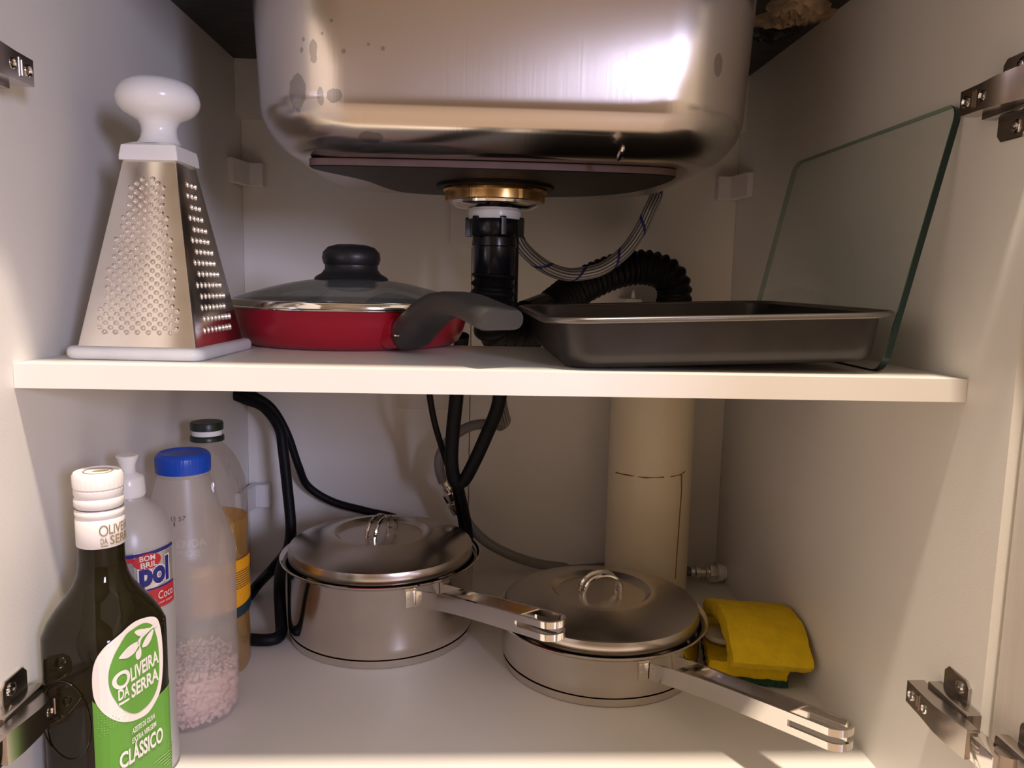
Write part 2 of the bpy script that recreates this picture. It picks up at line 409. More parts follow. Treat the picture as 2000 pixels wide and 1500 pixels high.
# rim lip closing the gap to the stone
wpart('flange', loft([[(v[0]+SINKC.x, v[1]+SINKC.y, H+.031) for v in sect(-.03, 0)], [(v[0]+SINKC.x, v[1]+SINKC.y, H+.031) for v in sect(.0, 0)], [(v[0]+SINKC.x, v[1]+SINKC.y, H-.0005) for v in sect(0, 0)]], False, False), STEEL, snk)
wm = P(1215, 297, 1, -.385)
wpart('solder_mark', tube(spline([P(1207, 312, 1, -.3915), P(1214, 300, 1, -.399), P(1217, 285, 1, -.404)], .002), lambda l, L: .0012+.0016*math.sin(PI*min(1, max(0, l/L))), 8), CHROME, snk, label='shiny bright scrape on the bowl')
# board under the bowl
bz0, bz1 = .4560, .4622
ol = [(610, 318, bz1), (640, 345, bz0)]
out = [(-.142, -.352), (-.10, -.357), (0, -.36), (.10, -.357), (.132, -.350), (.140, -.335), (.138, -.29), (.125, -.235), (.09, -.19), (.02, -.165), (-.05, -.165), (-.09, -.18), (-.105, -.215), (-.118, -.27), (-.142, -.318), (-.149, -.340)]
wpart('backing_board', prism(smooth2d(out, 5), bz0, bz1+.0005, .0008, 1), [BOARD, BOARDE], snk, smooth=35, fmat=lambda p: 1 if abs(p.normal.z) < .5 else 0, label='dark brown board stuck under the bowl')
# drain
DX, DY = -.0025, -.25
dr = thing('sink_drain', 'brass and steel sink strainer under the bowl', 'drain', (DX, DY, .4352))
def notched(r, z, a): return r*(1.06 if (a % (PI/3)) < .10 else 1.0)
mk('seal', lathe([(.03, .0212), (.053, .0212), (.053, .0185), (.03, .0185)], 48), RUBBER, dr)
mk('nut_flange', lathe([(.025, .0185), (.0465, .0185), (.0470, .0165), (.0460, .0150), (.025, .0150)], 64), BRASS, dr)
mk('brass_nut', lathe([(.025, .0150), (.0425, .0150), (.0425, .0075), (.041, .0068), (.025, .0068)], 120, fn=lambda r, z, a: notched(r, z, a) if r > .04 else r), BRASS, dr)
mk('strainer_cup', lathe([(.022, .0068), (.040, .0068), (.0395, .0045), (.034, .0005), (.024, -.0005), (.022, -.001)], 64), CHROME, dr)
mk('gasket', lathe([(.015, -.0005), (.0235, -.0005), (.0245, -.004), (.0235, -.0085), (.015, -.0085)], 48), PWHITE, dr)
# drain pipe and corrugated hose
dh = thing('drain_hose', 'black corrugated drain hose looping from the strainer to the cream pipe', 'hose', (DX, DY, .33))
def lug(r, z, a):
    q = (a+.35) % (PI/3); return r*(1.22 if q < .22 else 1.0)
wpart('coupling_nut', mv(lathe([(.016, .4285), (.0215, .4285), (.0222, .4275), (.0222, .4125), (.021, .411), (.016, .411)], 120, fn=lambda r, z, a: lug(r, z, a) if r > .0205 else r), (DX, DY, 0)), BLACKP, dh)
wpart('tailpiece', mv(lathe([(.0195, .412), (.0205, .405), (.0205, .403), (.0192, .402), (.0192, .378), (.018, .3765)], 48), (DX, DY, 0)), BLACKP, dh)
hp = spline([(DX, DY, .378), (DX-.001, DY, .36), (DX-.001, DY+.002, .343), (DX+.004, DY+.01, .327), (.022, -.218, .321), (.045, -.175, .328), (.066, -.13, .346), (.098, -.10, .3675), (.14, -.085, .386), (.175, -.08, .3905), (.201, -.078, .381), (.210, -.074, .36), (.206, -.066, .335), (.200, -.062, .312)], .0012)
wpart('corrugated_tube', tube(hp, lambda l, L: .0188*(1+.085*math.sin(2*PI*l/.0078)), 28), RUBBER, dh, smooth=50)
wpart('straight_tube', tube([(.0165, -.21, .435), (.0165, -.21, .33)], .0055, 12), BLACKP, dh)
wpart('elbow_collar', tube(spline([(.03, -.20, .340), (.052, -.165, .347)], .004), .0135, 16), BLACKP, dh)
# cream waste pipe
PX, PY, PR = .192, -.0665, .0492
pv = thing('waste_pipe', 'cream plastic waste pipe standing at the back with a brown crack', 'pipe', (PX, PY, 0))
def pipe_r(r, z, a): return r
mk('pipe', lathe([(PR, 0), (PR, .154), (PR*.997, .155), (PR, .156), (PR, .325), (PR-.004, .325), (PR-.004, .2)], 72, True, False), PVC, pv)
def onpipe(px, py, e=.0003):
    d = ray(px, py); o = CAM-Vector((PX, PY, 0)); a = d.x**2+d.y**2; b = o.x*d.x+o.y*d.y; c = o.x**2+o.y**2-(PR+e)**2
    t = (-b-math.sqrt(max(0, b*b-a*c)))/a; return CAM+d*t
wpart('crack', join(tube([onpipe(*q) for q in ((1203, 923), (1225, 928), (1260, 933), (1297, 932))], lambda l, L: .0009, 6), tube([onpipe(*q) for q in ((1310, 931), (1330, 927), (1338, 921))], .0006, 6),
      tube([onpipe(*q) for q in ((1331, 926), (1331, 960), (1327, 1015), (1323, 1070), (1319, 1130))], lambda l, L: .0009-.0004*l/L, 6)), CRACK, pv)
mv_ = P(1237, 580, 1, -.05)
tv = thing('stop_valve', 'small white valve on the back wall under the hose arch', 'valve', (mv_.x, -.05, mv_.z-.02))
mk('body', mv(box(-.010, .010, -.006, .05, .0, .018, .002), (0, 0, 0)), CLIP, tv); mk('nipple', lathe([(.0025, .018), (.0025, .022), (.001, .028)], 10), PWHITE, tv)

# ================================================================== BACK WALL FITTINGS
def cover(name, label, x0, x1, z0, z1, d=.012):
    m = prism(rrect((x1-x0)/2, (z1-z0)/2, .004, 4), 0, d, .0015); mt = Matrix.Translation(((x0+x1)/2, 0, (z0+z1)/2)) @ Matrix.Rotation(PI/2, 4, 'X')
    o = base_obj(name, xf(m, mt), COVER, smooth=40); return tagged(o, label, 'cover')
cover('junction_cover', 'white plastic cover plate on the back wall behind the black drain tube', -.0513, .028, .412, .480)
cover('junction_cover', 'white plastic cover plate on the back wall behind the rear shelf edge', -.1123, -.0440, .2130, .335)
def bracket(label, s, z0, z1):
    pts = [(-.3, -.056), (-.2935, -.056), (-.291, -.040), (-.2895, -.030), (-.287, -.0155), (-.272, -.0155), (-.272, 0), (-.292, 0), (-.296, -.012), (-.297, -.035), (-.3, -.037)]
    pts = [(s*-x, y) for x, y in pts]
    if s > 0: pts = pts[::-1]
    o = base_obj('corner_bracket', prism(pts, z0, z1, .0008, 1), CLIP, smooth=30); return tagged(o, label, 'bracket')
bracket('white plastic corner bracket beside the grater, above the shelf', -1, .4765, .5035)
bracket('white plastic corner bracket behind the sheet of glass', 1, .4755, .5035)
bracket('white plastic corner bracket below the shelf, beside the cooking oil bottle', -1, .0862, .1150)

# ================================================================== HOSES AND CABLES
def wp(lst): return [P(a, b, 1, y) for a, b, y in lst]
bh = wp([(985, 395, -.17), (1000, 435, -.165), (1018, 480, -.16), (1055, 515, -.15), (1090, 532, -.14), (1125, 536, -.13), (1175, 525, -.125), (1220, 492, -.12), (1250, 450, -.115), (1268, 412, -.112), (1280, 385, -.104), (1287, 350, -.088)])
tagged(base_obj('braided_hose', tube(spline(bh, .003), .0072, 28, uv=True), BRAID), 'silver braided hose with blue flecks sagging under the sink bowl', 'hose')
gh = thing('water_hose', 'grey water hose with chrome connector curling down the back wall', 'hose', (.27, -.04, .004))
top_ = wp([(972, 735, -.14), (976, 775, -.135), (983, 810, -.12), (986, 822, -.10), (976, 831, -.085)])
wpart('braided_sleeve', tube(spline(top_, .003), .0068, 24, uv=True), GBRAID, gh)
lo1 = wp([(978, 831, -.086), (950, 828, -.075), (915, 834, -.07), (880, 857, -.07), (860, 888, -.07), (858, 915, -.07), (866, 942, -.07)])
wpart('upper_hose', tube(spline(lo1, .003), .006, 16), GHOSE, gh)
A, B = P(864, 935, 1, -.07), P(905, 1008, 1, -.07)
def rod(p, q, prof, n=24, fn=None):
    """lathe along p->q; prof in (radius, fraction)"""
    p, q = Vector(p), Vector(q); L = (q-p).length; m = lathe([(r, f*L) for r, f in prof], n, fn=fn)
    rot = (q-p).to_track_quat('Z', 'Y').to_matrix().to_4x4(); rot.translation = p; return xf(m, rot)
cn = wpart('connector', rod(A, B, [(.0055, 0), (.0055, .10), (.0045, .11), (.0045, .2), (.006, .21), (.006, .28), (.004, .3), (.009, .34), (.0095, .36), (.0095, .55), (.008, .57), (.0078, .6), (.0105, .62), (.0105, .86), (.007, .90), (.006, 1)]), CHROME, gh)
wpart('sleeve_nut', rod(A.lerp(B, .36), A.lerp(B, .55), [(.0098, 0), (.0105, .1), (.0105, .9), (.0098, 1)], 6), BLACKP, gh)
lo2 = [B]+wp([(925, 1035, -.066), (955, 1062, -.062), (1000, 1085, -.06), (1050, 1101, -.052), (1100, 1108, -.045)])+[Vector((.11, -.03, .014)), Vector((.20, -.0085, .013)), Vector((.245, -.03, .0135)), Vector((.262, -.037, .0145))]
wpart('lower_hose', tube(spline(lo2, .003), lambda l, L: .006, 16), GHOSE, gh)
tz, ty = .0152, -.0405
wpart('end_ferrule', rod((.255, ty, tz), (.279, ty, tz), [(.0065, 0), (.0065, .2), (.0085, .25), (.0085, .45), (.006, .5), (.006, .75), (.0085, .8), (.0085, 1)]), CHROME, gh)
wpart('hex_nut', rod((.2775, ty, tz), (.289, ty, tz), [(.0115, 0), (.0125, .08), (.0125, .9), (.0115, 1)], 6), CHROME, gh)
wpart('threaded_plug', rod((.2885, ty, tz), (.3, ty, tz), [(.0112, 0), (.0112, .25), (.0104, .28), (.0112, .33), (.0112, .55), (.009, .6), (.009, .95), (.006, 1)]), PWHITE, gh)
def cable(label, pts, r, flat=1.0, name='cable', m=RUBBER):
    return tagged(base_obj(name, tube(spline(pts, .004), r, 14, flat=flat), m), label, 'cable')
fl = lambda px, py, z: P(px, py, 2, z)
cable('black cable dropping straight behind the taller pot and bending along the cabinet floor', [Vector((-.292, -.045, .30))]+wp([(448, 755, -.05), (475, 778, -.05), (515, 795, -.055), (545, 835, -.06), (553, 880, -.065), (562, 960, -.07), (568, 1030, -.08), (562, 1075, -.10), (549, 1110, -.13), (546, 1150, -.16)])+[fl(548, 1200, .018), fl(549, 1236, .0075), fl(535, 1248, .0072), fl(505, 1250, .0072), fl(470, 1246, .0072), fl(440, 1240, .0072)], .0062)
cable('black cable sweeping from the corner down behind the lid of the taller pot', [Vector((-.290, -.03, .30))]+wp([(455, 745, -.035), (490, 768, -.035), (530, 795, -.035), (560, 845, -.035), (583, 910, -.03), (602, 950, -.02), (650, 980, -.016), (715, 998, -.016), (780, 1015, -.016), (850, 1060, -.016)]), .0048)
cable('black cable slanting down to the cooking oil bottle', wp([(570, 1040, -.052), (560, 1075, -.075), (535, 1108, -.11)])+[fl(505, 1140, .012), fl(482, 1168, .007), fl(455, 1180, .0065), fl(425, 1180, .0065)], .006)
cable('thin black hose, leftmost of the three meeting above the taller pot', wp([(836, 735, -.16), (840, 778, -.155), (850, 830, -.15), (868, 890, -.135), (886, 945, -.12), (892, 975, -.108), (898, 1005, -.098), (903, 1040, -.080), (906, 1090, -.040)]), .0034, name='supply_hose')
cable('thick black hose hanging upright between two other black hoses', wp([(902, 655, -.20), (894, 740, -.17), (891, 780, -.165), (884, 850, -.155), (882, 905, -.148), (890, 942, -.142), (905, 940, -.140), (925, 905, -.145), (950, 850, -.152), (972, 795, -.162), (980, 740, -.17)]), .0075, flat=.8, name='supply_hose')
cable('black hose running down from the hose bend to behind the pot lid', wp([(897, 945, -.132), (901, 965, -.122), (909, 1000, -.108), (916, 1040, -.088), (919, 1090, -.048)]), .0046, name='supply_hose')

# ================================================================== GRATER
gr = thing('cheese_grater', 'pyramid box grater of steel with round white knob', 'grater', (-.2378, -.4085, ZS), (0, 0, math.radians(-2.5)))
bx0, by0 = .0390, .0455; tx0, ty0 = .0176, .0175; zb, zt = .008, .1325
mk('base', prism(rrect(.0455, .0535, .010, 6), 0, .0085, .0035, 3), PWHITE2, gr)
def ring4(a, b, z, r): return [(x, y, z) for x, y in rrect(a, b, r, 2)]
mk('body', loft([ring4(bx0, by0, zb, .0016), ring4(tx0, ty0, zt, .0014)], False, False), GSTEEL, gr, smooth=25)
mk('collar', loft([ring4(tx0+.0020, ty0+.0020, zt-.001, .001), ring4(tx0+.0020, ty0+.0020, zt+.002, .001), ring4(tx0+.0008, ty0+.0008, zt+.009, .001), ring4(.014, .014, zt+.0115, .004)]), PWHITE, gr, smooth=20)
kz = zt+.011
kp = [(.0170, 0), (.0150, .0015), (.0128, .005), (.0118, .009), (.0120, .013), (.0140, .017), (.0185, .0195), (.0235, .0225), (.0268, .0265), (.0281, .031), (.0272, .036), (.0240, .041), (.0185, .0445), (.0105, .0463), (.0001, .0468)]
mk('knob', mv(lathe([(r*.965, z*.965) for r, z in kp], 48), (0, 0, kz)), PWHITE, gr)
def face_frame(kind):
    """origin at base centre of the face, right dir, up dir (to top), outward normal"""
    if kind == 'front': a, b = Vector((0, -by0, zb)), Vector((0, -ty0, zt)); rt = Vector((1, 0, 0))
    else: a, b = Vector((bx0, 0, zb)), Vector((tx0, 0, zt)); rt = Vector((0, 1, 0))
    up = (b-a); L = up.length; up.normalize(); return a, rt, up, rt.cross(up).normalized(), L
def bump(o, rt, up, nm, x, y, r, h, sx=1, sy=1, n=8, levels=((1.0, 0), (.82, .55), (.5, .95)), cap=True):
    V, F = [], []
    for rr, hh in levels:
        for k in range(n):
            a = 2*PI*k/n; V.append(tuple(o+rt*(x+r*rr*math.cos(a)*sx)+up*(y+r*rr*math.sin(a)*sy)+nm*(h*hh)))
    for j in range(2):
        for k in range(n): F.append((j*n+k, j*n+(k+1) % n, (j+1)*n+(k+1) % n, (j+1)*n+k))
    if cap: F.append(tuple(2*n+k for k in range(n)))
    return V, F
o_, rt, up, nm, L = face_frame('front')
teeth, holes = [], []
rows = 36
for j in range(rows):
    q = j/(rows-1); y = .010+q*(L-.024); half = (1-(y/L))*bx0+(y/L)*tx0-.0085-.001*(1-q)
    pitch = .0072; off = (j % 2)*pitch/2; k = -12
    while k <= 12:
        x = k*pitch+off
        if abs(x) <= half+.0005 and not (j > 27 and abs(x) > half-.001):
            teeth.append(bump(o_, rt, up, nm, x, y, .0019, .0015, levels=((1.0, 0), (.85, .6), (.62, 1.0)), cap=False)); holes.append(bump(o_, rt, up, nm, x, y, .0019, .0015, levels=((.62, 1.0), (.5, .5), (.4, .05))))
        k += 1
mk('grating_teeth', join(*teeth), GSTEEL, gr, kind='stuff'); mk('tooth_holes', join(*holes), GSTEEL, gr, kind='stuff')
o_, rt, up, nm, L = face_frame('right'); teeth = []
for j in range(14):
    y = .011+j*(L-.026)/13; half = (1-y/L)*by0+(y/L)*ty0-.011; n = max(3, int(half*2/.0072)); 
    for k in range(n):
        x = (k-(n-1)/2)*.0070+(.0016 if j % 2 else -.0016); teeth.append(bump(o_, rt, up, nm, x, y, .0017, .0012, .6, 1.5))
mk('slicing_teeth', join(*teeth), GSTEEL, gr, kind='stuff')

# ================================================================== FRYING PAN
FX, FY = -.127, -.2805
fp = thing('frying_pan', 'red enamel frying pan with curved black handle on the shelf', 'pan', (FX, FY, ZS))
rp_ = [(.080, 0), (.088, .0006), (.0935, .004), (.0975, .012), (.1005, .022), (.1025, .0300), (.1030, .0306), (.1018, .0306), (.0990, .022), (.0960, .012), (.0915, .005), (.086, .003)]
mk('body', lathe(rp_, 96), [RED, NONSTICK], fp, fmat=lambda p: 1 if (p.normal.z > .3 and p.center.z > .0025) or (p.center.x*p.normal.x+p.center.y*p.normal.y < -.02 and p.center.z > .001) else 0)
# handle: radial, toward the viewer and to the right
HA = math.radians(-57); hd = Vector((math.cos(HA), math.sin(HA), 0)); hs = Vector((-hd.y, hd.x, 0))
sec = [(.097, .0150, .0075, .0085), (.104, .0145, .0150, .0125), (.114, .0180, .0160, .0132), (.128, .0260, .0158, .0122), (.146, .0350, .0156, .0102), (.166, .0398, .0156, .0084), (.186, .0400, .0158, .0074), (.203, .0370, .0165, .0071), (.217, .0340, .0172, .0073), (.227, .0322, .0174, .0075), (.2315, .0316, .0162, .0063)]
path = spline([hd*s+Vector((0, 0, z)) for s, z, a, b in sec], .004)
def interp(s, k):
    for a, b in zip(sec, sec[1:]):
        if a[0] <= s <= b[0]: t = (s-a[0])/(b[0]-a[0]); t = t*t*(3-2*t) if k > 1 else t; return a[k]+(b[k]-a[k])*t
    return sec[-1][k]
rings = []
for i, p in enumerate(path):
    t = (path[min(i+1, len(path)-1)]-path[max(i-1, 0)]).normalized(); s = min(sec[-1][0], max(sec[0][0], p.dot(hd))); a, b = interp(s, 2), interp(s, 3)
    if s > .219: t = (hd+Vector((0, 0, -.12))).normalized()
    u = t.cross(hs).normalized(); u = u if u.z > 0 else -u
    rings.append([tuple(p+hs*x+u*y) for x, y in rrect(a, b, min(a, b)*.93, 5)])
hnd = mk('handle', loft(rings), BAKE2, fp, smooth=55, label='black curved handle')
mk('screw', mv(lathe([(.003, 0), (.003, .001), (.0015, .0018)], 12), (hd*.118+hs*-.0165+Vector((0, 0, .014)))), CHROME, hnd)
br = [hd*.094+Vector((0, 0, .014)), hd*.106+Vector((0, 0, .0160))]
mk('handle_stub', loft([[tuple(p+hs*x+Vector((0, 0, y))) for x, y in rrect(.019-.002*i, .0115, .008, 5)] for i, p in enumerate(br)]), RED, fp)
pl = thing('pan_lid', 'glass lid with steel rim and black knob on the frying pan', 'lid', (FX, FY, ZS+.0306))
mk('rim', lathe([(.096, -.001), (.1025, -.0002), (.1038, .0005), (.1040, .0015), (.1032, .0022), (.1032, .0060), (.1022, .0072), (.0985, .0075), (.096, .0065)], 96, False, False), CHROME, pl)
dome = [(.1*math.cos(math.asin(min(1, q))) if False else .0995*(1-q)+.012*q, .0070+.0185*(1-(1-q)**1.75)) for q in [i/14 for i in range(15)]]
mk('glass', lathe(dome, 80, False, True), LENS, pl)
kb = .0235
mk('knob', mv(lathe([(.031, 0), (.0318, .0015), (.0300, .0035), (.0255, .0060), (.0228, .0095), (.0225, .0130), (.0238, .0145), (.0250, .0190), (.0242, .0240), (.0200, .0285), (.0130, .0307), (.0001, .0314)], 56), (0, 0, kb)), BAKE, pl)
mk('knob_washer', mv(lathe([(.020, -.006), (.0205, -.004), (.0205, -.001), (.018, 0)], 32), (0, 0, kb)), BLACKP, pl)

# ================================================================== BAKING TRAY AND GLASS
tr = thing('baking_tray', 'dark metal roasting tray with rolled rim on the shelf', 'tray', (.0405, -.4735, ZS+.0004), (math.radians(.35), math.radians(-2.1), math.radians(1.6)))
TW, TD, TH = .213, .225, .0318
def tsec(inset, z, r): return [(TW/2+x, TD/2+y, z) for x, y in rrect(TW/2-inset, TD/2-inset, r, 8)]
mk('body', loft([tsec(.007, 0, .016), tsec(.0025, .0010, .019), tsec(.0002, .004, .021), tsec(-.0015, .010, .023), tsec(-.0045, TH, .025), tsec(-.0035, TH, .025), tsec(0, .012, .022), tsec(.0045, .004, .019), tsec(.012, .0022, .013)]), TRAY, tr)
TRIM = mat('tray_rim_lit', (.20, .18, .165), .3, .8)  # lighter copy of the tray metal, light caught by the rim painted in
mk('rim', tube([Vector((TW/2+x, TD/2+y, TH)) for x, y in rrect(TW/2+.0125, TD/2+.0095, .032, 8)], .0021, 10, closed=True), TRIM, tr)
mk('rim_ledge', loft([tsec(-.0040, TH-.0003, .025), tsec(-.0110, TH+.0012, .031), tsec(-.0110, TH+.0002, .031), tsec(-.0042, TH-.0014, .025)], False, False), TRAY, tr)
gb, gt = Vector((.2585, 0, ZS)), Vector((.2965, 0, .4935)); gy0, gy1 = -.4575, -.187
gu = (gt-gb); GL = gu.length; gu.normalize()
gm = prism([(x, y) for x, y in rrect((gy1-gy0)/2, GL/2, .012, 8)], 0, .005, .0004, 1)
gmt = Matrix((Vector((0, 1, 0)), gu, Vector((0, 1, 0)).cross(gu))).transposed().to_4x4(); gmt.translation = (gb+gt)/2+Vector((0, (gy0+gy1)/2, 0))-Vector((0, 1, 0)).cross(gu)*.0
gw = xf(gm, gmt); zmin = min(v[2] for v in gw[0]); gw = mv(gw, (0, 0, ZS-zmin)); xm = max(v[0] for v in gw[0]); gw = mv(gw, (.2998-xm, 0, 0)); gn = gmt.to_3x3() @ Vector((0, 0, 1))
tagged(base_obj('glass_sheet', gw, [GLASS, GEDGE, GSIDE], smooth=0, fmat=lambda p: 0 if abs(p.normal.dot(gn)) > .9 else 1 if p.normal.y < -.25 or p.normal.z < -.5 else 2), 'clear sheet of glass with rounded corners leaning beside the tray', 'glass')

# ================================================================== POTS
def pot(label, cx, cy, zr, ang):
    t = thing('saucepan', label, 'pot', (cx, cy, 0))
    r = .097
    mk('base_disc', lathe([(.0925, 0), (.0948, .0010), (.0958, .004), (.0962, .0085), (.09, .0088)], 96), STEEL, t)
    prof = [(.092, .0088), (.0955, .0095), (.0968, .012), (r, .02), (r, zr-.006), (.0985, zr-.0042), (.1015, zr-.002), (.1043, zr-.0008), (.1046, zr+.0004), (.1036, zr+.0010), (.1000, zr-.0006), (.0975, zr-.003), (.0962, zr-.007), (.0962, .013), (.09, .0105)]
    mk('body', lathe(prof, 112), STEEL, t)
    d = Vector((math.cos(ang), math.sin(ang), 0)); s = Vector((-d.y, d.x, 0)); zh = zr-.0155
    L0, L1, rise = .098, .287, .0365
    def at(q, side, dz): # q along handle 0..1
        wdt = .0150-.0045*min(1, q/.35) if q < .35 else .0105
        return d*(L0+(L1-L0)*q)+s*(side*wdt)+Vector((0, 0, zh+rise*q**.9+dz))
    hh = .0078
    def strip(qs, z0, z1, th=.0012):
        ms = []
        pts = [at(q, -1, 0) for q in qs]
        return pts
    def band(pts, z0, z1, th=.0011, closed=False):
        rings = []
        for i, p in enumerate(pts):
            t_ = (pts[min(i+1, len(pts)-1)]-pts[max(i-1, 0)]); t_.z = 0; t_.normalize(); nn = Vector((-t_.y, t_.x, 0))
            rings.append([tuple(p+nn*th+Vector((0, 0, z0))), tuple(p+nn*th+Vector((0, 0, z1))), tuple(p-nn*th+Vector((0, 0, z1))), tuple(p-nn*th+Vector((0, 0, z0)))])
        return loft(rings)
    qa = [.0, .05, .1, .2, .3, .4, .5, .6, .7, .78]; qb = [.78, .86, .93]
    ms = [band([at(q, sd, 0) for q in qa], -hh, hh) for sd in (-1, 1)]
    endc = at(.945, 0, 0); arc = [endc+s*(.0105*math.sin(a))*-1+d*(.0105*math.cos(a))+Vector((0, 0, rise*.03*math.cos(a))) for a in [math.radians(x) for x in range(90, -91, -15)]]
    upath = [at(q, -1, 0) for q in qb]+arc+[at(q, 1, 0) for q in qb[::-1]]
    ms += [band(upath, .0024, hh), band(upath, -hh, -.0024)]
    hn = mk('handle', join(*ms), CHROME, t, smooth=30, label='chrome strip handle with slotted end')
    def web(q0, q1, wd, dz):
        rings = []
        for q in [q0+(q1-q0)*i/6 for i in range(7)]:
            c = at(q, 0, dz); wq = (.0150-.0045*min(1, q/.35))*wd; rings.append([tuple(c+s*wq+Vector((0, 0, .0006))), tuple(c-s*wq+Vector((0, 0, .0006))), tuple(c-s*wq-Vector((0, 0, .0006))), tuple(c+s*wq-Vector((0, 0, .0006)))])
        return loft(rings)
    mk('inner_web', join(web(.10, .74, .98, .0028)), STEEL, hn, smooth=0)
    for sd in (-1, 1):
        a0 = ang+sd*.205; pl_ = []
        for k in range(5):
            a = a0+sd*(-.055+.11*k/4); e = .0016
            pl_.append([((.0968)*math.cos(a), .0968*math.sin(a), zh-.0085), ((.0968)*math.cos(a), .0968*math.sin(a), zh+.0085), ((.0968+e)*math.cos(a), (.0968+e)*math.sin(a), zh+.008), ((.0968+e)*math.cos(a), (.0968+e)*math.sin(a), zh-.008)])
        bk = mk('handle_plate', loft(pl_), STEEL, t, smooth=20)
        ri = []
        for da, dz in ((-.03, .005), (.03, .0), (-.03, -.005)):
            a = a0+sd*da; ri.append(xf(lathe([(.0009, 0), (.0007, .0006)], 8), Matrix.Translation((.0983*math.cos(a), .0983*math.sin(a), zh+dz)) @ Matrix.Rotation(a, 4, 'Z') @ Matrix.Rotation(PI/2, 4, 'Y')))
        mk('rivet', join(*ri), STEEL, bk, smooth=0)
    return t
def lid(label, cx, cy, zr, ang):
    t = thing('pot_lid', label, 'lid', (cx, cy, zr-.002))
    p = [(.090, .0002), (.0955, .0005), (.0962, .0022), (.0958, .0105), (.0948, .0128), (.0925, .0140), (.075, .0195), (.056, .0248), (.0515, .0258), (.0490, .0256), (.0455, .0222), (.0435, .0212), (.020, .0218), (.0001, .0219)]
    mk('cover', lathe(p, 112, False, True), LIDS, t, smooth=28)
    d = Vector((math.cos(ang), math.sin(ang), 0)); s = Vector((-d.y, d.x, 0)); arch = []
    W_ = .0052; pts = []
    for sd in (-1, 1):
        rng = range(0, 181, 12) if sd < 0 else range(180, -1, -12)
        for a in rng:
            q = math.radians(a); pts.append(d*(-.0195*math.cos(q))+s*(sd*W_)+Vector((0, 0, .0215+.0185*math.sin(q)**.8)))
    mk('lid_loop', tube(pts, .0021, 8, closed=True), CHROME, t, label='chrome wire loop handle')
    for x in (-.0195, .0195): mk('loop_rivet', mv(lathe([(.002, .0205), (.002, .0222), (.001, .0226)], 10), d*x), STEEL, t)
    return t
PA, PB = (-.1143, -.166), (.1096, -.236)
pot('taller stainless steel saucepan, its handle reaching over the shallow pan', *PA, .0842, math.radians(-55)); lid('brushed steel lid on the taller saucepan', *PA, .0842, math.radians(62))
pot('shallow stainless steel saucepan beside the yellow sponges', *PB, .0494, math.radians(-63.5)); lid('brushed steel lid on the shallow saucepan', *PB, .0494, math.radians(14))

# ================================================================== SPONGES
def slab(a, b, z0, z1, fn, n=18, m=12, rough=.0006, seed=1):
    rnd = random.Random(seed); bm = bmesh.new(); bmesh.ops.create_grid(bm, x_segments=n, y_segments=m, size=1)
    for v in bm.verts: v.co = Vector((v.co.x*a, v.co.y*b, z0))
    r = bmesh.ops.extrude_face_region(bm, geom=bm.faces[:]); ext = [e for e in r['geom'] if isinstance(e, bmesh.types.BMVert)]
    for v in ext: v.co.z = z1
    sd = [e for e in bm.edges if abs(e.verts[0].co.z-e.verts[1].co.z) > 1e-6]; bmesh.ops.subdivide_edges(bm, edges=sd, cuts=2, use_grid_fill=True)
    for v in bm.verts: v.co = Vector(fn(v.co.x, v.co.y, v.co.z))+Vector((rnd.gauss(0, rough), rnd.gauss(0, rough), abs(rnd.gauss(0, rough))*.6))
    return frombm(bm)
sp1 = thing('sponge', 'flat yellow sponge with green scouring side lying under the arched one', 'sponge', (.252, -.243, 0), (0, 0, math.radians(78)))
mk('foam', slab(.052, .036, .006, .020, lambda x, y, z: (x, y, z+.002*(x/.05)**2)), YEL, sp1, smooth=60)
mk('scouring_pad', slab(.0525, .0365, .0002, .0062, lambda x, y, z: (x, y, z+.002*(x/.05)**2), rough=.0009, seed=4), GRN, sp1, smooth=30)
def arch(x, y, z):
    R_ = .072; a = x/R_; return ((R_+z)*math.sin(a), y, (R_+z)*math.cos(a)-R_)
sp2 = thing('sponge', 'arched yellow sponge draped over the other one, against the side wall', 'sponge', (.2588, -.2600, .0490), (math.radians(-4), math.radians(4), math.radians(-92)))
mk('foam', slab(.056, .037, -.004, .011, arch, seed=2), YEL, sp2, smooth=60)
sq = P(1407, 1238, 2, .028)
tagged(base_obj('soap_piece', mv(lathe([(.008, 0), (.017, .0012), (.0195, .004), (.017, .007), (.008, .0084)], 24), (sq.x+.004, sq.y+.002, .0215)), SOAP), 'small white soap piece wedged between the two sponges', 'soap')

# ================================================================== BOTTLES
# olive oil: square bottle, one face turned to the right
OX, OY, OS, ORD = -.2575, -.4765, .0605, .0140
oa = math.radians(-19)
ob = thing('olive_oil_bottle', 'dark square olive oil bottle with green label and white cap', 'bottle', (OX, OY, 0), (0, 0, oa))
def osec(z):
    if z < .004: k = z/.004; return OS/2-.004*(1-k), ORD, 1
    if z < .132: return OS/2, ORD, 1
    return None
rings = []
def rr_ring(h, r, z): return [(x, y, z) for x, y in rrect(h, h, min(r, h*.9999), 8)]
for z, h, r in [(0, .027, .012), (.003, .0308, .0142), (.006, OS/2, ORD), (.06, OS/2, ORD), (.132, OS/2, ORD), (.142, .0307, .0165), (.150, .0288, .0185), (.158, .0255, .0200), (.166, .0210, .0195), (.173, .0172, .0168), (.180, .0148, .0147), (.188, .0139, .01385), (.212, .0137, .0136)]: rings.append(rr_ring(h, r, z))
mk('glass_body', loft(rings), OLIVE, ob, smooth=60)
